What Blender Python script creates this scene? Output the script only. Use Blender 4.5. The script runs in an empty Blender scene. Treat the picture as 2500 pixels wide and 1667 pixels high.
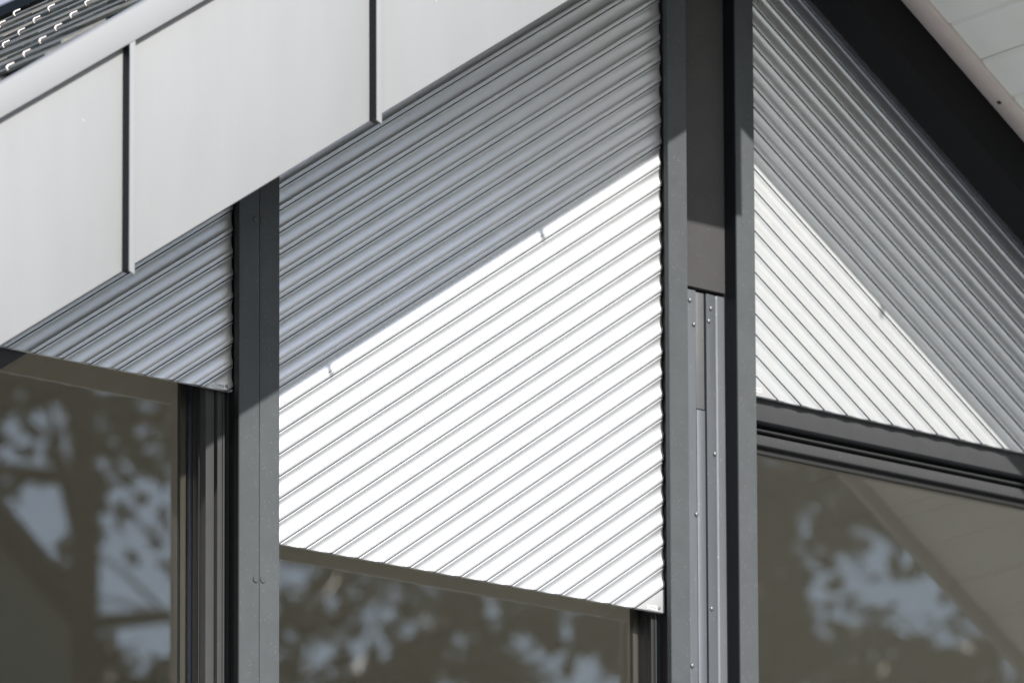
import bpy, bmesh, math, random
from mathutils import Vector, Matrix

random.seed(7)
S = bpy.context.scene
COL = S.collection

# ---------------------------------------------------------------- camera
# facade axes: X along the gable, Y into the house, Z up; the shutters hang in the plane Y = 0
ZO = 5.036                      # height above the ground of the facade's reference level
ALPHA, PITCH, ROLL = 0.6802768, 0.1259056, -0.0040318
FPX, SHY = 15419.0, 2198.8
fw = Vector((math.sin(ALPHA)*math.cos(PITCH), math.cos(ALPHA)*math.cos(PITCH), math.sin(PITCH)))
r0 = Vector((math.cos(ALPHA), -math.sin(ALPHA), 0))
u0 = r0.cross(fw)
rr = r0*math.cos(ROLL) + u0*math.sin(ROLL)
uu = -r0*math.sin(ROLL) + u0*math.cos(ROLL)
cam = bpy.data.cameras.new('camera')
cam.sensor_width = 36.0
cam.lens = FPX/2500*36
cam.shift_y = SHY/2500
cam.clip_start = 0.1
cam.clip_end = 3000
cam.dof.use_dof = True
cam.dof.focus_distance = 12.35
cam.dof.aperture_fstop = 5.6
co = bpy.data.objects.new('camera', cam)
COL.objects.link(co)
CAMPOS = Vector((-7.89000617, -9.73959032, -3.436+ZO))
co.matrix_world = Matrix.Translation(CAMPOS) @ Matrix((rr, uu, -fw)).transposed().to_4x4()
S.camera = co

# ---------------------------------------------------------------- sky, sun, exposure
SUN = Vector((-0.0332628, -0.85719267, 0.51392052)).normalized()
EL = math.asin(SUN.z)
w = bpy.data.worlds.new('World')
S.world = w
w.use_nodes = True
nt = w.node_tree
sky = nt.nodes.new('ShaderNodeTexSky')
sky.sky_type = 'NISHITA'
sky.sun_disc = False
sky.sun_elevation = EL
sky.sun_rotation = math.atan2(SUN.x, SUN.y)
sky.altitude = 300
sky.air_density = 1.0
sky.dust_density = 1.1
sky.ozone_density = 1.5
bgn = nt.nodes['Background']
bgn.inputs['Strength'].default_value = 0.122
nt.links.new(sky.outputs[0], bgn.inputs[0])
sl = bpy.data.lights.new('sun', 'SUN')
sl.energy = 4.0
sl.angle = math.radians(0.53)
sl.color = (1.0, 0.965, 0.91)
so = bpy.data.objects.new('sun', sl)
so.rotation_euler = SUN.to_track_quat('Z', 'Y').to_euler()
so.location = (-1, -30, 30)
COL.objects.link(so)
S.view_settings.view_transform = 'Standard'
S.view_settings.look = 'None'
S.view_settings.gamma = 1
S.view_settings.use_curve_mapping = False
S.view_settings.exposure = 0.31
S.cycles.max_bounces = 8
S.cycles.diffuse_bounces = 4
S.cycles.glossy_bounces = 4
S.cycles.transparent_max_bounces = 12

# ---------------------------------------------------------------- materials
def mat(name, base, rough=0.5, metal=0.0, spec=0.5, noise=0.0, nscale=8.0, bump=0.0, bscale=60.0, stretch=None, coat=0.0):
    m = bpy.data.materials.new(name)
    m.use_nodes = True
    t = m.node_tree
    b = t.nodes['Principled BSDF']
    b.inputs['Base Color'].default_value = (*base, 1)
    b.inputs['Roughness'].default_value = rough
    b.inputs['Metallic'].default_value = metal
    b.inputs['Specular IOR Level'].default_value = spec
    b.inputs['Coat Weight'].default_value = coat
    tc = t.nodes.new('ShaderNodeTexCoord')
    vec = tc.outputs['Object']
    if stretch:
        mp = t.nodes.new('ShaderNodeMapping')
        mp.inputs['Scale'].default_value = stretch
        t.links.new(vec, mp.inputs[0])
        vec = mp.outputs[0]
    if noise:
        n = t.nodes.new('ShaderNodeTexNoise')
        n.inputs['Scale'].default_value = nscale
        n.inputs['Detail'].default_value = 6
        n.inputs['Roughness'].default_value = 0.6
        t.links.new(vec, n.inputs['Vector'])
        r = t.nodes.new('ShaderNodeMapRange')
        r.inputs['From Min'].default_value = 0.3
        r.inputs['From Max'].default_value = 0.7
        r.inputs['To Min'].default_value = 1-noise
        r.inputs['To Max'].default_value = 1+noise
        t.links.new(n.outputs[0], r.inputs[0])
        mx = t.nodes.new('ShaderNodeMix')
        mx.data_type = 'RGBA'
        mx.blend_type = 'MULTIPLY'
        mx.inputs[0].default_value = 1
        mx.inputs[6].default_value = (*base, 1)
        t.links.new(r.outputs[0], mx.inputs[7])
        t.links.new(mx.outputs[2], b.inputs['Base Color'])
        m['mix'] = mx.name
    if bump:
        n2 = t.nodes.new('ShaderNodeTexNoise')
        n2.inputs['Scale'].default_value = bscale
        n2.inputs['Detail'].default_value = 3
        t.links.new(vec, n2.inputs['Vector'])
        bp = t.nodes.new('ShaderNodeBump')
        bp.inputs['Strength'].default_value = bump
        bp.inputs['Distance'].default_value = 0.01
        t.links.new(n2.outputs[0], bp.inputs['Height'])
        t.links.new(bp.outputs[0], b.inputs['Normal'])
    return m

def add_specks(m, colour, scale=160.0, radius=0.13, amount=0.3):
    """fine dust grains: lighter dots in random cells"""
    t = m.node_tree
    b = t.nodes['Principled BSDF']
    tc = t.nodes.new('ShaderNodeTexCoord')
    v = t.nodes.new('ShaderNodeTexVoronoi')
    v.inputs['Scale'].default_value = scale
    t.links.new(tc.outputs['Object'], v.inputs['Vector'])
    lt = t.nodes.new('ShaderNodeMath'); lt.operation = 'LESS_THAN'
    lt.inputs[1].default_value = radius
    t.links.new(v.outputs['Distance'], lt.inputs[0])
    sx = t.nodes.new('ShaderNodeSeparateColor')
    t.links.new(v.outputs['Color'], sx.inputs[0])
    gt = t.nodes.new('ShaderNodeMath'); gt.operation = 'GREATER_THAN'
    gt.inputs[1].default_value = 1-amount
    t.links.new(sx.outputs[0], gt.inputs[0])
    mu = t.nodes.new('ShaderNodeMath'); mu.operation = 'MULTIPLY'
    t.links.new(lt.outputs[0], mu.inputs[0]); t.links.new(gt.outputs[0], mu.inputs[1])
    mx = t.nodes.new('ShaderNodeMix'); mx.data_type = 'RGBA'
    t.links.new(mu.outputs[0], mx.inputs[0])
    src = b.inputs['Base Color'].links[0].from_socket if b.inputs['Base Color'].links else None
    if src: t.links.new(src, mx.inputs[6])
    else: mx.inputs[6].default_value = b.inputs['Base Color'].default_value
    mx.inputs[7].default_value = (*colour, 1)
    t.links.new(mx.outputs[2], b.inputs['Base Color'])

M = {}
M['slat'] = mat('shutter_paint', (0.945, 0.955, 0.97), 0.38, 0.745, 0.5, 0.035, 14)
M['groove'] = mat('shaded_hinge', (0.10, 0.102, 0.107), 0.6, 0, 0.2)
M['recess'] = mat('recess_sheet', (0.090, 0.088, 0.089), 0.65, 0.0, 0.0, 0.05, 18, 0.03, 600)
add_specks(M['recess'], (0.2, 0.2, 0.2), 170, 0.15, 0.15)
M['plate'] = mat('end_plate_plastic', (0.46, 0.465, 0.475), 0.5, 0.1, 0.4)
M['post'] = mat('anthracite_metal', (0.099, 0.107, 0.112), 0.65, 0.0, 0.0, 0.06, 22, 0.04, 900)
add_specks(M['post'], (0.24, 0.25, 0.25), 190, 0.16, 0.22)
M['frame'] = mat('frame_metal', (0.068, 0.069, 0.071), 0.6, 0.0, 0.06, 0.05, 30, 0.03, 900)
add_specks(M['frame'], (0.25, 0.25, 0.25), 120, 0.09, 0.08)
M['black'] = mat('black_rubber', (0.012, 0.012, 0.013), 0.6)
M['gasket'] = mat('blue_gasket', (0.02, 0.03, 0.06), 0.35)
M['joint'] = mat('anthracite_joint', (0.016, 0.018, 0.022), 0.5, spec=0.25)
M['casing'] = mat('dark_casing', (0.011, 0.011, 0.012), 0.6, 0, 0.10, 0.05, 20)
M['galv'] = mat('galvanised_sheet', (0.150, 0.163, 0.180), 0.5, 0.40, 0.5, 0.10, 30, 0.03, 400, (1, 1, 0.12))
add_specks(M['galv'], (0.40, 0.42, 0.44), 140, 0.13, 0.16)
M['bar'] = mat('grey_bar', (0.125, 0.128, 0.132), 0.5, 0.1, 0.5, 0.06, 25)
M['screw'] = mat('steel_screw', (0.26, 0.27, 0.28), 0.4, 0.6)
M['fascia'] = mat('light_grey_sheet', (0.336, 0.342, 0.350), 0.62, 0.0, 0.2, 0.03, 2.0, 0.03, 2.2, (6, 6, 1))
add_specks(M['fascia'], (0.5, 0.51, 0.52), 24, 0.045, 0.12)
M['coping'] = mat('coping_sheet', (0.342, 0.348, 0.356), 0.62, 0.0, 0.2, 0.02, 4)
M['slate'] = mat('slate', (0.20, 0.195, 0.182), 0.6, 0, 0.2, 0.35, 9, 0.6, 55)
M['slate2'] = mat('slate_brown', (0.25, 0.23, 0.20), 0.65, 0, 0.2, 0.35, 9, 0.6, 55)
M['hook'] = mat('copper_hook', (0.85, 0.76, 0.71), 0.4, 0.8)
M['soffit'] = mat('soffit_paint', (0.80, 0.80, 0.755), 0.6, 0, 0.4, 0.03, 5, 0.05, 30)
M['trim'] = mat('soffit_trim_wood', (0.66, 0.575, 0.525), 0.65, 0, 0.3, 0.08, 12, 0.1, 40)
M['resin'] = mat('resin_line', (0.42, 0.27, 0.18), 0.6)
M['hole'] = mat('dark_hole', (0.05, 0.035, 0.03), 0.7)
M['wallp'] = mat('interior_plaster', (0.62, 0.61, 0.57), 0.8)
M['ceil'] = mat('interior_boards', (0.66, 0.65, 0.60), 0.7)
M['floor'] = mat('interior_floor', (0.40, 0.39, 0.36), 0.6)
M['render'] = mat('house_render', (0.62, 0.61, 0.58), 0.8)
M['sticker'] = mat('white_sticker', (0.86, 0.87, 0.88), 0.5)
M['ink'] = mat('grey_ink', (0.13, 0.133, 0.14), 0.5)
M['spacer'] = mat('spacer_bar', (0.10, 0.098, 0.088), 0.6, 0.1)
M['nwall'] = mat('neighbour_render', (0.30, 0.285, 0.25), 0.8, noise=0.06, nscale=3)
M['nroof'] = mat('neighbour_roof', (0.06, 0.055, 0.05), 0.7)
M['panelglass'] = mat('solar_sky_glass', (0.62, 0.60, 0.66), 0.5, 0.0)  # pale lilac: the mirrored sky is put into the base colour
M['grass'] = mat('grass', (0.085, 0.12, 0.045), 0.8, noise=0.35, nscale=0.6, bump=0.5, bscale=30)
M['bark'] = mat('bark', (0.09, 0.07, 0.055), 0.85, noise=0.3, nscale=12, bump=0.8, bscale=25)
M['leaf'] = mat('leaf', (0.050, 0.062, 0.030), 0.5, noise=0.35, nscale=1.3)
M['leaf2'] = mat('leaf_warm', (0.064, 0.060, 0.036), 0.5, noise=0.35, nscale=1.3)

def paving_material():
    m = mat('paving', (0.40, 0.385, 0.36), 0.75, noise=0.12, nscale=2.5, bump=0.2, bscale=40)
    t = m.node_tree; b = t.nodes['Principled BSDF']
    tc = t.nodes.new('ShaderNodeTexCoord')
    br = t.nodes.new('ShaderNodeTexBrick')
    br.inputs['Scale'].default_value = 1.0
    br.inputs['Brick Width'].default_value = 0.8
    br.inputs['Row Height'].default_value = 0.4
    br.inputs['Mortar Size'].default_value = 0.006
    br.inputs['Color1'].default_value = (0.37, 0.385, 0.41, 1)
    br.inputs['Color2'].default_value = (0.34, 0.355, 0.38, 1)
    br.inputs['Mortar'].default_value = (0.16, 0.15, 0.14, 1)
    t.links.new(tc.outputs['Object'], br.inputs['Vector'])
    t.links.new(br.outputs['Color'], b.inputs['Base Color'])
    return m
M['paving'] = paving_material()

def glass_material():
    """coated double glazing: part mirror, part clear with a slight grey tint"""
    m = bpy.data.materials.new('window_glass')
    m.use_nodes = True
    t = m.node_tree
    t.nodes.clear()
    out = t.nodes.new('ShaderNodeOutputMaterial')
    tr = t.nodes.new('ShaderNodeBsdfTransparent')
    tr.inputs[0].default_value = (0.93, 0.925, 0.90, 1)
    gl = t.nodes.new('ShaderNodeBsdfGlossy')
    gl.inputs['Color'].default_value = (1.0, 0.965, 0.94, 1)
    gl.inputs['Roughness'].default_value = 0.0
    fr = t.nodes.new('ShaderNodeLayerWeight'); fr.inputs[0].default_value = 0.5
    pw = t.nodes.new('ShaderNodeMath'); pw.operation = 'POWER'; pw.inputs[1].default_value = 5
    t.links.new(fr.outputs['Facing'], pw.inputs[0])
    ad = t.nodes.new('ShaderNodeMath'); ad.operation = 'ADD'; ad.inputs[1].default_value = 0.122
    t.links.new(pw.outputs[0], ad.inputs[0])
    mx = t.nodes.new('ShaderNodeMixShader')
    t.links.new(ad.outputs[0], mx.inputs[0])
    t.links.new(tr.outputs[0], mx.inputs[1]); t.links.new(gl.outputs[0], mx.inputs[2])
    # a few dried specks of dust on the pane
    tc = t.nodes.new('ShaderNodeTexCoord')
    v = t.nodes.new('ShaderNodeTexVoronoi'); v.inputs['Scale'].default_value = 30
    t.links.new(tc.outputs['Object'], v.inputs['Vector'])
    lt = t.nodes.new('ShaderNodeMath'); lt.operation = 'LESS_THAN'; lt.inputs[1].default_value = 0.03
    t.links.new(v.outputs['Distance'], lt.inputs[0])
    mu = t.nodes.new('ShaderNodeMath'); mu.operation = 'MULTIPLY'; mu.inputs[1].default_value = 0.22
    t.links.new(lt.outputs[0], mu.inputs[0])
    df = t.nodes.new('ShaderNodeBsdfDiffuse'); df.inputs[0].default_value = (0.4, 0.4, 0.38, 1)
    m2 = t.nodes.new('ShaderNodeMixShader')
    t.links.new(mu.outputs[0], m2.inputs[0]); t.links.new(mx.outputs[0], m2.inputs[1]); t.links.new(df.outputs[0], m2.inputs[2])
    t.links.new(m2.outputs[0], out.inputs[0])
    return m
M['glass'] = glass_material()

# ---------------------------------------------------------------- helpers
def link(name, me, m=None, parent=None, loc=None):
    o = bpy.data.objects.new(name, me)
    COL.objects.link(o)
    if m is not None and me is not None and not me.materials:
        me.materials.append(M[m] if isinstance(m, str) else m)
    base = Vector(loc) if loc is not None else Vector((0, 0, 0))
    if parent is not None:
        o.parent = parent
        p = parent
        off = Vector((0, 0, 0))
        while p is not None:
            off += p.location
            p = p.parent
        base = base - off
    o.location = base
    return o

def tag(o, label, cat, group=None, kind=None):
    if label: o['label'] = label
    if cat: o['category'] = cat
    if group: o['group'] = group
    if kind: o['kind'] = kind
    return o

def thing(name, loc, label, cat, group=None):
    o = bpy.data.objects.new(name, None)
    o.empty_display_size = 0.2
    COL.objects.link(o)
    o.location = Vector((loc[0], loc[1], loc[2]+ZO))
    return tag(o, label, cat, group)

def mesh(verts, faces, smooth=None, z=True):
    me = bpy.data.meshes.new('m')
    me.from_pydata([(a[0], a[1], a[2]+(ZO if z else 0)) for a in verts], [], faces)
    bm = bmesh.new(); bm.from_mesh(me)
    bmesh.ops.recalc_face_normals(bm, faces=bm.faces)
    bm.to_mesh(me); bm.free()
    if smooth is not None:
        for p in me.polygons: p.use_smooth = True
        me.set_sharp_from_angle(angle=math.radians(smooth))
    return me

def bevelled(bm, width, seg=2):
    if width > 0:
        bmesh.ops.bevel(bm, geom=list(bm.edges), offset=width, offset_type='OFFSET', segments=seg, profile=0.5, affect='EDGES', clamp_overlap=True)

def box_mesh(x0, x1, y0, y1, z0, z1, bev=0.0, z=True):
    bm = bmesh.new()
    dz = ZO if z else 0
    vs = [bm.verts.new((x, y, zz+dz)) for x in (x0, x1) for y in (y0, y1) for zz in (z0, z1)]
    for f in ((0,1,3,2),(4,6,7,5),(0,4,5,1),(2,3,7,6),(0,2,6,4),(1,5,7,3)):
        bm.faces.new([vs[i] for i in f])
    bmesh.ops.recalc_face_normals(bm, faces=bm.faces)
    bevelled(bm, bev)
    me = bpy.data.meshes.new('m'); bm.to_mesh(me); bm.free()
    if bev:
        for p in me.polygons: p.use_smooth = True
        me.set_sharp_from_angle(angle=math.radians(50))
    return me

def prism_y(poly, y0, y1, bev=0.0):
    """polygon in XZ pushed from y0 to y1"""
    bm = bmesh.new()
    a = [bm.verts.new((x, y0, zz+ZO)) for x, zz in poly]
    b = [bm.verts.new((x, y1, zz+ZO)) for x, zz in poly]
    n = len(poly)
    bm.faces.new(a); bm.faces.new(b[::-1])
    for i in range(n):
        bm.faces.new((a[i], b[i], b[(i+1) % n], a[(i+1) % n]))
    bmesh.ops.recalc_face_normals(bm, faces=bm.faces)
    bevelled(bm, bev)
    me = bpy.data.meshes.new('m'); bm.to_mesh(me); bm.free()
    if bev:
        for p in me.polygons: p.use_smooth = True
        me.set_sharp_from_angle(angle=math.radians(50))
    return me

def prism_z(poly, z0, z1, smooth=40):
    n = len(poly)
    v = [(x, y, z0) for x, y in poly] + [(x, y, z1) for x, y in poly]
    f = [tuple(range(n)), tuple(range(2*n-1, n-1, -1))] + [(i, (i+1) % n, n+(i+1) % n, n+i) for i in range(n)]
    return mesh(v, f, smooth)

def dome_mesh(r, h, seg=12):
    """round screw or rivet head facing -Y, origin at its base centre"""
    v = []; f = []
    rings = [(r, 0.0), (r, h*0.35), (r*0.85, h*0.7), (r*0.5, h*0.95)]
    for rad, y in rings:
        for i in range(seg):
            a = 2*math.pi*i/seg
            v.append((rad*math.cos(a), -y, rad*math.sin(a)))
    v.append((0, -h, 0))
    for k in range(len(rings)-1):
        for i in range(seg):
            j = (i+1) % seg
            f.append((k*seg+i, k*seg+j, (k+1)*seg+j, (k+1)*seg+i))
    k = len(rings)-1
    for i in range(seg):
        f.append((k*seg+i, k*seg+(i+1) % seg, len(v)-1))
    return mesh(v, f, 50, z=False)

def rivet_mesh(r, h, seg=14):
    v = []; f = []
    for rad, y in ((r, 0.0), (r, h*0.7), (r*0.86, h)):
        for i in range(seg):
            a = 2*math.pi*i/seg
            v.append((rad*math.cos(a), -y, rad*math.sin(a)))
    for k in range(2):
        for i in range(seg):
            j = (i+1) % seg
            f.append((k*seg+i, k*seg+j, (k+1)*seg+j, (k+1)*seg+i))
    f.append(tuple(range(2*seg, 3*seg)))
    return mesh(v, f, 35, z=False)

# ---------------------------------------------------------------- facade measures
TB = 0.68748                     # tangent of the roof pitch
SEC = math.sqrt(1+TB*TB)
CB, SB = 1/SEC, TB/SEC
XR = 0.5157                      # ridge
PITCH_S = 0.037                  # slat cover width
SP = PITCH_S*SEC                 # the same measured vertically
YF = -0.92                       # outer face of the verge
ZF = 1.1250                      # bottom of the verge at the ridge
YP = -0.027                      # front of the posts
SOF = 1.165                      # soffit level at the ridge
ROOF = ZF+0.471                  # slate surface at the ridge
XE_L, XE_R = -3.7, 4.73          # eaves
GZ = -ZO

def zl(c, x): return c - TB*abs(x-XR)

# ---------------------------------------------------------------- ground and setting
gm = box_mesh(-400, 400, -400, 400, -0.3, 0.0, z=False)
tag(link('lawn', gm, 'grass'), None, None, kind='structure')
tag(link('terrace', box_mesh(-14, 16, -13, 0.3, 0.004, 0.02, z=False), 'paving'), None, None, kind='structure')

# the shell of the house: side and back walls, floor, sloping boarded ceiling
sh = link('side_wall', box_mesh(XE_L+0.25, XE_L+0.55, 0.25, 7.0, GZ, zl(SOF, XE_L+0.5)-0.02), 'render'); tag(sh, None, None, kind='structure')
sh = link('side_wall', box_mesh(XE_R-0.55, XE_R-0.25, 0.25, 7.0, GZ, zl(SOF, XE_R-0.5)-0.02), 'render'); tag(sh, None, None, kind='structure')
bk = link('back_wall', prism_y([(XE_L+0.56, GZ), (XE_R-0.56, GZ), (XE_R-0.56, zl(SOF, XE_R-0.5)-0.05), (XR, SOF-0.05), (XE_L+0.56, zl(SOF, XE_L+0.5)-0.05)], 6.0, 6.2), 'wallp'); tag(bk, None, None, kind='structure')
fl = link('interior_floor', box_mesh(XE_L+0.56, XE_R-0.56, 0.31, 5.99, -2.36, -2.30), 'floor'); tag(fl, None, None, kind='structure')  # upper floor added out of view, bouncing sun onto the ceiling
for sgn in (-1, 1):
    ce = None
    x0, x1 = (XE_L+0.57, XR-0.003) if sgn < 0 else (XR+0.003, XE_R-0.57)
    sheet = link('interior_ceiling', prism_y([(x0, zl(SOF-0.02, x0)), (x1, zl(SOF-0.02, x1)), (x1, zl(SOF-0.06, x1)), (x0, zl(SOF-0.06, x0))], 0.20, 5.98), 'bar')
    tag(sheet, None, None, kind='structure')
    n = 34
    step = (x1-x0)/n
    bme = None
    for i in range(n):
        a = x0+i*step+0.0004; b_ = x0+(i+1)*step-0.0004
        link('ceiling_board', prism_y([(a, zl(SOF-0.062, a)), (b_, zl(SOF-0.062, b_)), (b_, zl(SOF-0.078, b_)), (a, zl(SOF-0.078, a))], 0.21, 5.97), 'ceil', sheet)

# ---------------------------------------------------------------- the gable roof
roof = thing('gable_roof', (XR, 0, GZ), 'steep slate gable roof with light grey sheet metal verge and white boarded underside', 'roof')
for sgn in (-1, 1):
    xe = XE_L if sgn < 0 else XE_R
    # deck between slates and soffit
    link('roof_deck', prism_y([(XR, ROOF-0.03), (xe, zl(ROOF-0.03, xe)), (xe, zl(SOF+0.03, xe)), (XR, SOF+0.03)], YF+0.03, 6.4), 'casing', roof)
    # verge panels with standing seams
    seams = []
    for off in (0.4700, 1.0170, 1.5877, 2.1374, 2.686, 3.234, 3.782):
        xs = XR + sgn*off
        if (sgn < 0 and xs > xe) or (sgn > 0 and xs < xe): seams.append(xs)
    edges = [XR]+seams+[xe]
    for a, b in zip(edges[:-1], edges[1:]):
        lo, hi = min(a, b)+0.001, max(a, b)-0.001
        pts = [(lo, zl(ZF, lo)), (hi, zl(ZF, hi)), (hi, zl(ZF+0.43, hi)), (lo, zl(ZF+0.43, lo))]
        link('verge_panel', prism_y(pts, YF, YF+0.02, 0.0015), 'fascia', roof)
    for xs in seams:
        a, b = xs-0.006, xs+0.006
        zb = min(zl(ZF, a), zl(ZF, b))-0.006
        pts = [(a, zb+0.003), (b, zb-0.002), (b, zl(ZF+0.408, b)), (a, zl(ZF+0.408, a))]
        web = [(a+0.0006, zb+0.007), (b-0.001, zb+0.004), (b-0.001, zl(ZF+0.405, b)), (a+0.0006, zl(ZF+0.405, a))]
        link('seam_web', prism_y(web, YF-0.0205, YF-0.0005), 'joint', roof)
        link('standing_seam', prism_y(pts, YF-0.0235, YF-0.0207, 0.0008), 'fascia', roof)
    # folded coping along the top of the verge: (depth, height above ZF) profile drawn along the slope
    prof = [(YF-0.0200, 0.4085), (YF-0.0210, 0.411), (YF-0.0210, 0.462), (YF-0.0195, 0.4665), (YF-0.016, 0.4700), (YF-0.010, 0.4720), (YF+0.010, 0.4722), (YF+0.030, 0.4700), (YF+0.030, 0.44), (YF-0.012, 0.44), (YF-0.012, 0.4085)]
    n = len(prof)
    xa, xb = XR, xe
    v = [(xa, y, zl(ZF+h, xa)) for y, h in prof] + [(xb, y, zl(ZF+h, xb)) for y, h in prof]
    f = [tuple(range(n)), tuple(range(2*n-1, n-1, -1))] + [(i, (i+1) % n, n+(i+1) % n, n+i) for i in range(n)]
    link('verge_coping', mesh(v, f, 40), 'coping', roof)
    # soffit: boards running from the wall to the verge, a wooden strip against the facade
    pts = [(XR, SOF-0.012), (xe, zl(SOF-0.012, xe)), (xe, zl(SOF+0.012, xe)), (XR, SOF+0.012)]
    tr = link('soffit_strip', prism_y(pts, -0.2215, -0.1665, 0.001), 'trim', roof)
    if sgn > 0:
        # the one knot hole in the strip
        xk = 1.1934; nrm = Vector((-SB, 0, -CB))
        kv = []
        for i in range(10):
            a = 2*math.pi*i/10
            dx, dy = 0.0045*math.cos(a), 0.007*math.sin(a)*(1+0.25*math.cos(2*a))
            kv.append((xk+dx*CB, -0.1904+dy, zl(SOF-0.012, xk)-dx*SB-0.0012))
        kv2 = [(p[0], p[1], p[2]+0.0010) for p in kv]
        link('knot_hole', mesh(kv+kv2, [tuple(range(10)), tuple(range(19, 9, -1))]+[(i, (i+1) % 10, 10+(i+1) % 10, 10+i) for i in range(10)]), 'hole', tr)
    link('soffit_backing', prism_y([(XR, SOF+0.016), (xe, zl(SOF+0.016, xe)), (xe, zl(SOF+0.028, xe)), (XR, SOF+0.028)], YF+0.021, -0.17), 'hole', roof)
    bw = 0.0905
    x = 1.0226-bw*5.0 if sgn > 0 else 2*XR-(1.0226-bw*5.0)
    while True:
        a = x + sgn*0.0012; b = x + sgn*(bw-0.0012)
        if (sgn > 0 and b > xe) or (sgn < 0 and b < xe): break
        lo, hi = min(a, b), max(a, b)
        up = hi if sgn > 0 else lo
        jig = random.uniform(-0.0012, 0.0012)
        # board with a bevelled tongue-side edge: the joint is a shallow V
        def zz(px, off): return zl(SOF+jig+off, px)
        e = 0.006
        pts = [(lo, zz(lo, 0.004)), (lo+e, zz(lo+e, 0.0)), (hi-e*0.4, zz(hi-e*0.4, 0.0)), (hi, zz(hi, 0.0025)), (hi, zz(hi, 0.016)), (lo, zz(lo, 0.016))]
        link('soffit_board', prism_y(pts, YF+0.021, -0.2225), 'soffit', roof)
        x += sgn*bw

# ridge block hanging under the peak of the verge
link('ridge_block', prism_y([(0.431, 0.902), (0.566, 0.902), (0.566, 1.20), (0.431, 1.20)], -0.925, -0.80, 0.002), 'casing', roof)

link('ridge_shade_block', box_mesh(0.462, 0.568, -0.799, -0.168, 1.00, 1.150, 0.002), 'casing', roof)  # beam added out of view to darken the facade under the ridge

# slates of the near slope, the rows the photograph shows, each hung on a hook
EXPO = 0.0988                    # row spacing measured along X
WS = 0.2226
NROW, NCOL = 17, 10
def slate_mesh(seed):
    rnd = random.Random(seed)
    L, T = 0.235, 0.006
    nseg = 6
    v = []; f = []
    for layer in (0, 1):
        # lower edge is chipped
        for i in range(nseg+1):
            y = -WS/2+0.0015+(WS-0.003)*i/nseg
            v.append((rnd.uniform(0, 0.004), y, T if layer else 0))
        for i in range(nseg+1):
            y = WS/2-0.0015-(WS-0.003)*i/nseg
            v.append((L, y, T if layer else 0))
    n = 2*(nseg+1)
    f.append(tuple(range(n))); f.append(tuple(range(2*n-1, n-1, -1)))
    for i in range(n): f.append((i, (i+1) % n, n+(i+1) % n, n+i))
    return mesh(v, f, z=False)
def hook_mesh():
    """bent wire: a shank lying on the slate and a claw turned up around its lower edge"""
    path = [(0.0140, 0.0045), (0.009, 0.0046), (0.001, 0.0050), (-0.0030, 0.0042), (-0.0050, 0.0020), (-0.0052, -0.0010), (-0.0040, -0.0030)]
    v = []; f = []; seg = 8; r = 0.0021
    for k, (px, pz) in enumerate(path):
        q = path[min(k+1, len(path)-1)]; p0 = path[max(k-1, 0)]
        d = Vector((q[0]-p0[0], 0, q[1]-p0[1])).normalized()
        nn = Vector((-d.z, 0, d.x))
        for i in range(seg):
            a = 2*math.pi*i/seg
            o = nn*(r*math.cos(a))+Vector((0, 1, 0))*(r*math.sin(a))
            v.append((px+o.x, o.y, pz+o.z))
        if k:
            for i in range(seg):
                j = (i+1) % seg
                f.append(((k-1)*seg+i, (k-1)*seg+j, k*seg+j, k*seg+i))
    f.append(tuple(range(seg))); f.append(tuple(range(len(v)-1, len(v)-1-seg, -1)))
    return mesh(v, f, 60, z=False)
slate_meshes = []
for i in range(8):
    me = slate_mesh(i); me.materials.append(M['slate2' if i % 4 == 0 else 'slate']); slate_meshes.append(me)
hkm = hook_mesh(); hkm.materials.append(M['hook'])
tilt = math.atan2(TB, 1)
for r in range(-3, NROW):
    xrow = -1.7427 + EXPO*r
    off = (0.0927*r+WS/2) % WS
    for c in range(NCOL):
        yc = -0.9591 - WS/2 + off + WS*c
        if yc-WS/2 < YF+0.030: 
            continue
        jz = random.uniform(-0.001, 0.0015)
        base = Vector((xrow, yc, zl(ROOF-0.008, xrow)+ZO+jz))
        s_ = link('slate', random.choice(slate_meshes), None, roof, base)
        # each slate lies a little flatter than the roof because it rests on the one below
        s_.rotation_euler = (random.uniform(-0.008, 0.008), -(tilt-0.047+random.uniform(-0.006, 0.006)), 0)
        yh = -0.9591 + (0.0927*r % WS) + WS*c
        if r >= -2 and yh > YF+0.02:
            h_ = link('slate_hook', hkm, None, roof, Vector((xrow-0.001, yh, zl(ROOF+0.0005, xrow)+ZO)))
            h_.rotation_euler = (random.uniform(-.05, .05), -(tilt-0.047), random.uniform(-.06, .06))

# flat solar panel with a black frame higher up the slope
sp_ = thing('solar_panel', (-0.2, 1.0, zl(ROOF, -0.2)), 'flat panel with black frame and grey glass lying on the slates', 'panel')
def slab_on_roof(x0, x1, y0, y1, h0, h1):
    v = []
    for h in (h0, h1):
        for x, y in ((x0, y0), (x1, y0), (x1, y1), (x0, y1)):
            v.append((x, y, zl(ROOF+h, x)))
    return mesh(v, [(0,1,2,3),(7,6,5,4),(0,4,5,1),(1,5,6,2),(2,6,7,3),(3,7,4,0)])
link('frame', slab_on_roof(-0.775, 0.30, 0.30, 2.4, 0.002, 0.022), 'black', sp_)
link('glass', slab_on_roof(-0.765, 0.27, 0.33, 2.37, 0.0222, 0.026), 'panelglass', sp_)

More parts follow.
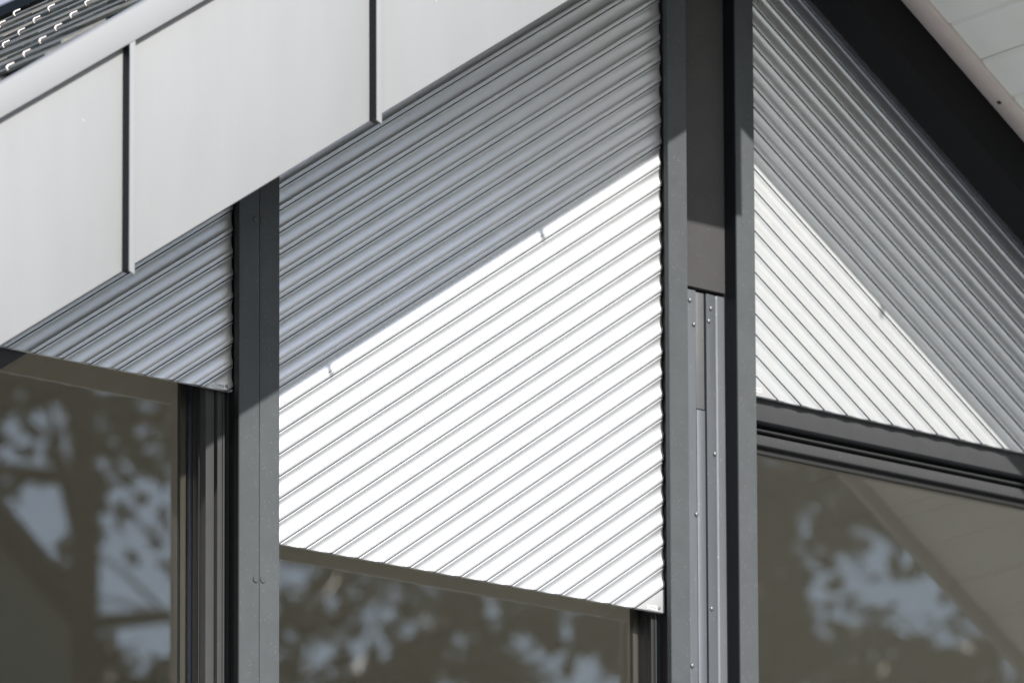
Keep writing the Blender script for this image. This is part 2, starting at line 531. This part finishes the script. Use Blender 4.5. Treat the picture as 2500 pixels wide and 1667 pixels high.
# ---------------------------------------------------------------- posts
# left post: two folded covers that meet in a narrow joint, with rivets on either side of it
pl = thing('facade_post', (-0.66, 0, GZ), 'flat anthracite post with a fine centre joint, left of the largest shutter', 'post')
top = zl(1.30, -0.66)
c_ = 0.0012
link('post_cover', prism_z([(-0.7095, YP+c_), (-0.7095+c_, YP), (-0.6611-c_*.6, YP), (-0.6611, YP+c_*.6), (-0.6611, 0.10), (-0.6990, 0.10), (-0.6990, -0.0125), (-0.7095, -0.0125)], GZ, top, 30), 'post', pl)
link('post_cover', box_mesh(-0.6603, -0.6120, YP-0.0006, 0.10, GZ, top, 0.0012), 'post', pl)
link('guide_liner', box_mesh(-0.7112, -0.7097, YP+0.0015, -0.0125, GZ, top), 'black', pl)
link('guide_slot', box_mesh(-0.7012, -0.6992, -0.0123, 0.0190, GZ, top), 'black', pl)
rvm = rivet_mesh(0.0068, 0.0022); rvm.materials.append(M['post'])
for (x, zz) in ((-0.6700, -0.5957), (-0.6525, -0.5945), (-0.6705, 0.1263), (-0.6533, 0.1275)):
    link('rivet', rvm, None, pl, (x, YP-0.0006, zz+ZO))

# centre post: two fins with a recess between them, filled with sheet strips
pc = thing('facade_post', (XR, 0, GZ), 'double fin anthracite centre post with screwed galvanised strips in its recess', 'post')
link('fin', prism_z([(0.3985, YP+c_), (0.3985+c_, YP), (0.4495-c_*.6, YP), (0.4495, YP+c_*.6), (0.4495, 0.09), (0.4090, 0.09), (0.4090, -0.0135), (0.3985, -0.0135)], GZ, 1.25, 30), 'post', pc)
link('guide_slot', box_mesh(0.4066, 0.4088, -0.0133, 0.0190, GZ, 1.2), 'black', pc)
link('fin', box_mesh(0.5862, 0.6370, YP, 0.09, GZ, 1.25, 0.0012), 'post', pc)
link('recess_panel', box_mesh(0.4500, 0.5857, 0.0095, 0.03, 0.2035, 1.22, 0.0010), 'recess', pc)
link('recess_backing', box_mesh(0.4500, 0.5857, 0.032, 0.06, GZ, 1.2), 'black', pc)
link('recess_shade_strip', box_mesh(0.5838, 0.5860, YP+0.0015, 0.0090, GZ, 1.2), 'joint', pc)  # dark strip: shade on the right fin's inner side put into colour
# folded sheets: profile in plan
def sheet(pts, z0, z1, t=0.0025):
    poly = list(pts)+[(x, y+t) for x, y in reversed(pts)]
    return prism_z(poly, z0, z1, 25)
link('galvanised_strip', sheet([(0.4505, 0.0135), (0.5050, 0.0135), (0.5078, 0.0165)], GZ, 0.1975), 'galv', pc)
link('grey_bar', box_mesh(0.5082, 0.5308, 0.0165, 0.020, -0.0535, 0.1960, 0.0006), 'bar', pc)
link('grey_bar', box_mesh(0.5082, 0.5308, 0.0150, 0.020, GZ, -0.0560, 0.0006), 'galv', pc)
link('galvanised_strip', sheet([(0.5335, 0.0200), (0.5338, 0.0125), (0.5590, 0.0140), (0.5620, 0.0152), (0.5655, 0.0132), (0.5852, 0.0125)], GZ, 0.1960), 'galv', pc)
scm = dome_mesh(0.0050, 0.0040); scm.materials.append(M['screw'])
for (x, zz) in ((0.4893, 0.1741), (0.4998, 0.1241), (0.5465, 0.1665), (0.5406, 0.1381), (0.5546, -0.1445), (0.5025, -0.2811), (0.5421, -0.4759), (0.4880, -0.6043)):
    link('screw', scm, None, pc, (x, 0.0130, zz+ZO))

# ---------------------------------------------------------------- shutters
# cross-section of one slat, (share of the cover width from its top, depth towards the street in mm)
FRONT = [(0.004, -1.0), (0.008, 1.9), (0.022, 2.5), (0.060, 2.75), (0.080, 2.65), (0.105, 2.15), (0.135, 1.40), (0.17, 0.70), (0.21, 0.25), (0.26, 0.03), (0.32, 0.0), (0.40, 0.14), (0.48, 0.44), (0.56, 0.98), (0.63, 1.70), (0.69, 2.68), (0.735, 3.78), (0.765, 4.55), (0.785, 4.80), (0.85, 4.82), (0.928, 4.75), (0.953, 4.45), (0.958, 3.6), (0.958, -1.0)]
BACK = [(0.958, -5.0), (1.0, -5.5), (1.03, -5.8), (1.04, -7.0), (0.85, -7.5), (0.5, -8.0), (0.15, -7.5), (0.006, -6.0)]
DARK_FROM = 22                   # profile edges from here to the back are the hinge groove, coloured dark as shade
PROFILE = FRONT + BACK
def slat_mesh(sgn, ztop, x_lo, x_hi, zbot):
    """one slat between x_lo and x_hi, cut off level at zbot; sgn +1 rises to the right, -1 to the left"""
    A, B = [], []
    for t, d in PROFILE:
        z0 = ztop - t*SP
        y = -0.001*d + 0.0046
        if sgn > 0:
            a = max(x_lo, (zbot-z0)/TB); b = max(x_hi, a)
        else:
            a = x_lo; b = min(x_hi, (z0-zbot)/TB); b = max(b, a)
        A.append((a, y, z0+sgn*TB*a)); B.append((b, y, z0+sgn*TB*b))
    if max(B[i][0]-A[i][0] for i in range(len(A))) < 0.004: return None
    n = len(PROFILE)
    f = [tuple(range(n)), tuple(range(2*n-1, n-1, -1))] + [(i, (i+1) % n, n+(i+1) % n, n+i) for i in range(n)]
    me = mesh(A+B, f, 38)
    me.materials.append(M['slat']); me.materials.append(M['groove'])
    # the shade of the gap under the lip is put into the groove colour
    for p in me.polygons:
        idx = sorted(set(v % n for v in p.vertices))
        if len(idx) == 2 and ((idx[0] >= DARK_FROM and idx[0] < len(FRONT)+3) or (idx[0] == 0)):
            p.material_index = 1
    return me

def text_mesh(body, size):
    cu = bpy.data.curves.new('lettering', 'FONT')
    cu.body = body
    cu.size = size
    cu.extrude = 0.0001
    o = bpy.data.objects.new('lettering_tmp', cu)
    COL.objects.link(o)
    dg = bpy.context.evaluated_depsgraph_get()
    dg.update()
    me = bpy.data.meshes.new_from_object(o.evaluated_get(dg))
    bpy.data.objects.remove(o)
    return me

def shutter(name, label, sgn, c, x_lo, x_hi, zbot, kmax, kfirst, corner):
    xm = (x_lo+x_hi)/2
    root = thing(name, (xm, 0.005, zbot), label, 'shutter', 'gable roller shutters')
    for k in range(kfirst, kmax):
        zt = c - k*SP
        me = slat_mesh(sgn, zt, x_lo+random.uniform(-.0006, .0006), x_hi+random.uniform(-.0008, .0008), zbot)
        if me: link('slat', me, None, root)
    # flat end plate in the corner under the last slat
    zt = c - kmax*SP - 0.0015
    if sgn > 0:
        xl = (zbot-zt)/TB
        poly = [(xl, zbot), (x_hi, zbot), (x_hi, zt+TB*x_hi)]
    else:
        xr_ = (zt-zbot)/TB
        poly = [(x_lo, zbot), (xr_, zbot), (x_lo, zt-TB*x_lo)]
    plate = link('end_plate', prism_y(poly, 0.0005, 0.012, 0.0006), 'plate', root)
    sx, sz = corner
    stk = link('sticker', prism_y([(sx-0.0005, sz+0.0005), (sx-0.0010, sz+0.0082), (sx+0.0252, sz+0.0092), (sx+0.0262, sz-0.0008)], -0.0004, 0.0002), 'sticker', plate)
    tm = text_mesh('roma', 0.0107)
    tm.materials.append(M['ink'])
    t = link('lettering', tm, None, plate, (sx+0.0012, -0.0008, sz+0.0016+ZO))
    t.rotation_euler = (math.radians(90), 0, 0)
    if sgn > 0:
        sc2 = dome_mesh(0.0036, 0.0018); 
        link('plate_screw', sc2, 'screw', plate, (sx+0.0312, 0.0003, sz+0.0055+ZO))
    return root

C0, C1 = 0.61584, 1.29935
shutter('roller_shutter', 'grey roller shutter left of the flat post, wholly in the shade of the verge', 1, C0-0.655*SP, -2.35, -0.7060, -0.2205, 7, -14, (-0.7520, -0.2178))
shutter('roller_shutter', 'largest roller shutter, half sunlit white and half shaded, between the two posts', 1, C0, -0.606, 0.4032, -0.5075, 30, -14, (0.3570, -0.5046))
shutter('roller_shutter', 'roller shutter right of the centre post, its slats falling to the right', -1, C1, 0.6420, 2.4, -0.0050, 18, -6, (0.6490, 0.0035))

# dark boxes along the slope that the shutters roll into
def sloped_box(x0, x1, c_lo, c_hi, y0, y1, bev=0.001):
    return prism_y([(x0, zl(c_lo, x0)), (x1, zl(c_lo, x1)), (x1, zl(c_hi, x1)), (x0, zl(c_hi, x0))], y0, y1, bev)
for (x0, x1, lab) in ((XR+0.001, 4.2, 'dark shutter box along the falling slope above the right hand shutter'),
                      (-3.1, XR-0.001, 'dark shutter box along the rising slope behind the light grey verge')):
    cb = thing('shutter_box', ((x0+x1)/2, 0.05, zl(1.1, (x0+x1)/2)), lab, 'shutter box', 'shutter boxes')
    link('front_cover', sloped_box(x0, x1, 1.0355, 1.1520, -0.1660, -0.060), 'casing', cb)
    link('shadow_gap', sloped_box(x0, x1, 1.1522, 1.1640, -0.1610, -0.060, 0), 'black', cb)
    link('box_back', sloped_box(x0, x1, 1.13, 1.1640, -0.0595, 0.19), 'black', cb)
    link('inner_lip', sloped_box(x0, x1, 1.043, 1.10, -0.0595, -0.0520), 'black', cb)

# ---------------------------------------------------------------- windows
# left window: sash set back behind the shutter, right jamb and the sloping head show
wl = thing('window', (-1.9, 0.05, GZ), 'tall glazed window with stepped dark frame, left of the flat post', 'window', 'gable windows')
ZT = 0.9
def vbox(x0, x1, y0, y1, z1, m, name, parent, bev=0.0008, z0=GZ):
    return link(name, box_mesh(x0, x1, y0, y1, z0, z1, bev), m, parent)
vbox(-0.7160, -0.7110, 0.034, 0.089, ZT-0.1, 'black', 'guide_rail', wl)
vbox(-0.7150, -0.7105, 0.0200, 0.033, ZT-0.1, 'frame', 'guide_rail', wl)
vbox(-0.7280, -0.7165, 0.0200, 0.089, ZT-0.1, 'frame', 'jamb', wl)
vbox(-0.7345, -0.7285, 0.034, 0.089, ZT-0.1, 'black', 'jamb_gasket', wl)
vbox(-0.7550, -0.7350, 0.0220, 0.089, ZT-0.1, 'frame', 'sash', wl)
vbox(-0.7575, -0.7552, 0.0420, 0.062, ZT-0.1, 'black', 'glazing_bead', wl)
vbox(-0.7572, -0.7552, 0.0660, 0.076, ZT-0.1, 'gasket', 'blue_seal', wl, 0.0005)
# sloping head of the sash
c_head = 0.948
link('head', prism_y([(-3.0, zl(c_head+0.10, -3.0)), (-0.7585, zl(c_head+0.10, -0.7585)), (-0.7585, zl(c_head, -0.7585)), (-3.0, zl(c_head, -3.0))], 0.0225, 0.17, 0.001), 'frame', wl)
gl = link('pane', prism_y([(-3.0, GZ), (-0.7555, GZ), (-0.7555, zl(c_head+0.02, -0.7555)), (-3.0, zl(c_head+0.02, -3.0))], 0.0800, 0.0835), 'glass', wl)
link('spacer', box_mesh(-0.7700, -0.7560, 0.0862, 0.0960, GZ, 0.3), 'spacer', gl)

# middle window: fixed glass, narrow jamb
wm = thing('window', (-0.1, 0.05, GZ), 'fixed glazed window under the largest shutter, between the two posts', 'window', 'gable windows')
vbox(0.3952, 0.3981, 0.0200, 0.033, 0.75, 'frame', 'guide_rail', wm)
vbox(0.3840, 0.3975, 0.0345, 0.0645, 0.75, 'black', 'jamb', wm)
vbox(0.3840, 0.3935, 0.0205, 0.034, 0.75, 'black', 'jamb', wm)
vbox(-0.6115, -0.585, 0.0205, 0.0645, 0.2, 'frame', 'jamb', wm)
gm_ = link('pane', prism_y([(-0.5845, GZ), (0.3835, GZ), (0.3835, 0.70), (-0.5845, 0.05)], 0.0560, 0.0595), 'glass', wm)
link('spacer', box_mesh(0.3690, 0.3830, 0.0622, 0.0720, GZ, 0.6), 'spacer', gm_)

# right window: a transom under the shutter, glass below it
wr = thing('window', (2.2, 0.05, GZ), 'glazed window with a double dark transom, right of the centre post', 'window', 'gable windows')
X0, X1 = 0.6376, 4.1
def hbar(name, y0, y1, z0, z1, m, bev=0.0008, parent=None):
    return link(name, box_mesh(X0, X1, y0, y1, z0, z1, bev), m, parent or wr)
hbar('transom', 0.0180, 0.0755, -0.0512, 0.030, 'frame')
hbar('transom_groove', 0.060, 0.0755, -0.0735, -0.0514, 'black', 0)
hbar('drip_lip', 0.0345, 0.0595, -0.0668, -0.0640, 'frame', 0.0005)
hbar('sash_rail', 0.0420, 0.0755, -0.0950, -0.0737, 'frame')
hbar('glazing_seal', 0.0560, 0.0665, -0.1100, -0.0952, 'black', 0.0004)
link('pane', box_mesh(X0+0.001, X1, 0.0670, 0.0705, GZ, -0.0955), 'glass', wr)
hbar('upper_panel', 0.05, 0.0755, 0.0305, 0.20, 'black', 0)
link('upper_pane', prism_y([(X0+0.001, 0.205), (1.9, 0.205), (X0+0.001, zl(1.06, X0))], 0.09, 0.094), 'glass', wr)

# ---------------------------------------------------------------- neighbour house, seen in the glass
nh = thing('neighbour_house', (7.6, -20.0, GZ), 'plain rendered gable house that the left window mirrors', 'house')
nx1, ny = 10.13, -15.9
nze = 3.70
link('wall', prism_y([(nx1-5.0, GZ), (nx1, GZ), (nx1, nze), (nx1-2.5, nze+2.06), (nx1-5.0, nze)], ny-8, ny), 'nwall', nh)
link('roof', prism_y([(nx1-2.5, nze+2.20), (nx1+0.05, nze+0.06), (nx1+0.05, nze-0.02), (nx1-2.5, nze+2.08)], ny-8.2, ny+0.15), 'nroof', nh)
link('roof', prism_y([(nx1-2.5, nze+2.20), (nx1-5.05, nze+0.06), (nx1-5.05, nze-0.02), (nx1-2.5, nze+2.08)], ny-8.2, ny+0.15), 'nroof', nh)

# ---------------------------------------------------------------- trees in front of the house, seen in the glass
def tube(bv, bf, pts, radii, seg=7):
    s0 = len(bv)
    for k, p in enumerate(pts):
        d = (pts[min(k+1, len(pts)-1)]-pts[max(k-1, 0)]).normalized()
        a = d.orthogonal().normalized(); b = d.cross(a)
        for i in range(seg):
            t = 2*math.pi*i/seg
            q = p + (a*math.cos(t)+b*math.sin(t))*radii[k]
            bv.append(tuple(q))
        if k:
            for i in range(seg):
                j = (i+1) % seg
                bf.append((s0+(k-1)*seg+i, s0+(k-1)*seg+j, s0+k*seg+j, s0+k*seg+i))

def tree(x, y, h, rad, seed, label, leafmat, clumps=260, per=70, z_low=0.25, leaf=0.085):
    rnd = random.Random(seed)
    root = thing('deciduous_tree', (x, y, GZ), label, 'tree', 'trees in the garden')
    tv, tf = [], []
    base = Vector((x, y, 0))
    trunk = [base+Vector((rnd.uniform(-.12, .12)*i, rnd.uniform(-.12, .12)*i, h*0.92*i/7)) for i in range(8)]
    tube(tv, tf, trunk, [0.26*(1-0.12*i) for i in range(8)], 9)
    lv, lf = [], []
    ends = []
    nb = 26
    for b in range(nb):
        fr = z_low+(0.95-z_low)*b/nb
        k = fr*7/0.92
        i = min(int(k), 6)
        p0 = trunk[i].lerp(trunk[i+1], k-i)
        ang = b*2.39996+rnd.uniform(-.4, .4)
        reach = rad*(0.45+0.75*math.sin(math.pi*min(1, (1-fr)/(1-z_low)*0.75+0.12)))*rnd.uniform(.75, 1.1)
        dirv = Vector((math.cos(ang), math.sin(ang), rnd.uniform(.1, .55)))
        pts = [p0]
        for s in range(1, 5):
            q = p0+dirv*reach*s/4+Vector((rnd.uniform(-.2, .2), rnd.uniform(-.2, .2), -0.08*s*s*rnd.uniform(.2, 1)))
            pts.append(q)
        tube(tv, tf, pts, [0.075, 0.055, 0.04, 0.025, 0.01], 5)
        for s in range(1, 5):
            for _ in range(2):
                tw = pts[s]+Vector((rnd.uniform(-1, 1), rnd.uniform(-1, 1), rnd.uniform(-.5, .8)))*rad*0.28
                tube(tv, tf, [pts[s], pts[s].lerp(tw, .5)+Vector((0, 0, .06)), tw], [0.02, 0.014, 0.006], 4)
                ends.append(tw)
            ends.append(pts[s])
    for c in range(clumps):
        ce = rnd.choice(ends)+Vector((rnd.gauss(0, .22), rnd.gauss(0, .22), rnd.gauss(0, .18)))
        cr = rnd.uniform(.35, .85)
        an = rnd.random()*6.283
        ax = Vector((math.cos(an), math.sin(an), rnd.uniform(-1.3, -0.2))).normalized()   # sprays hang along the twig
        for _ in range(per):
            o = Vector((rnd.gauss(0, 1), rnd.gauss(0, 1), rnd.gauss(0, 1)))*cr*0.15 + ax*rnd.gauss(0, 1)*cr*0.95
            p = ce+o
            n = Vector((rnd.gauss(0, 1), rnd.gauss(0, 1), rnd.gauss(.6, 1))).normalized()
            a = n.orthogonal().normalized()
            a = (a*math.cos(rnd.random()*6.28)+n.cross(a)*math.sin(rnd.random()*6.28)).normalized()
            b2 = n.cross(a)
            s = leaf*rnd.uniform(.6, 1.25)
            i0 = len(lv)
            lv += [tuple(p-a*s), tuple(p+b2*s*.45), tuple(p+a*s), tuple(p-b2*s*.45)]
            lf.append((i0, i0+1, i0+2, i0+3))
    me = bpy.data.meshes.new('m'); me.from_pydata(tv, [], tf); link('trunk', me, 'bark', root)
    for p in me.polygons: p.use_smooth = True
    me = bpy.data.meshes.new('m'); me.from_pydata(lv, [], lf); link('crown', me, leafmat, root)
    return root

tree(15.2, -27.9, 18.2, 3.6, 5, 'leafy tree facing the left window across the garden', 'leaf', 300, 90, leaf=0.13)
tree(18.6, -27.3, 20.0, 3.8, 19, 'tallest leafy tree facing the middle window across the garden', 'leaf2', 130, 90, leaf=0.13)
tree(23.2, -25.4, 19.0, 3.6, 23, 'leafy tree facing the right window across the garden', 'leaf', 340, 90, leaf=0.13)
tree(25.6, -24.6, 19.5, 3.8, 31, 'leafy tree at the right hand end of the garden row', 'leaf2', 420, 90, leaf=0.13)

# hedge and trees added out of view on the right, darkening slat reflections
def hedge(x0, x1, y0, y1, h, seed, label):
    rnd = random.Random(seed)
    root = thing('added_hedge', ((x0+x1)/2, (y0+y1)/2, GZ), label, 'hedge')
    link('core', box_mesh(x0+0.25, x1-0.25, y0+0.25, y1-0.25, 0.0, h-0.3, z=False), 'bark', root)
    lv, lf = [], []
    for _ in range(16000):
        p = Vector((rnd.uniform(x0, x1), rnd.uniform(y0, y1), rnd.uniform(0.05, h)))
        k = rnd.randrange(5)
        if k == 0: p.x = x0+abs(rnd.gauss(0, .12))
        elif k == 1: p.x = x1-abs(rnd.gauss(0, .12))
        elif k == 2: p.y = y0+abs(rnd.gauss(0, .12))
        elif k == 3: p.y = y1-abs(rnd.gauss(0, .12))
        else: p.z = h-abs(rnd.gauss(0, .15))
        n = Vector((rnd.gauss(0, 1), rnd.gauss(0, 1), rnd.gauss(0, 1))).normalized()
        a = n.orthogonal().normalized(); b2 = n.cross(a); q = rnd.uniform(.08, .16)
        i0 = len(lv)
        lv += [tuple(p-a*q), tuple(p+b2*q*.5), tuple(p+a*q), tuple(p-b2*q*.5)]
        lf.append((i0, i0+1, i0+2, i0+3))
    me = bpy.data.meshes.new('m'); me.from_pydata(lv, [], lf); link('foliage', me, 'leaf', root)
hedge(11.5, 13.0, -14.0, 4.0, 4.2, 5, 'tall hedge added out of view on the right to darken reflections')
tree(17.5, -9.5, 13.0, 3.4, 41, 'unseen tree added behind the hedge to darken reflections, nearer the street', 'leaf', 420, 45, z_low=0.12, leaf=0.15)
tree(18.5, -4.0, 13.5, 3.4, 43, 'unseen tree added behind the hedge to darken reflections, nearer the house', 'leaf', 420, 45, z_low=0.12, leaf=0.15)
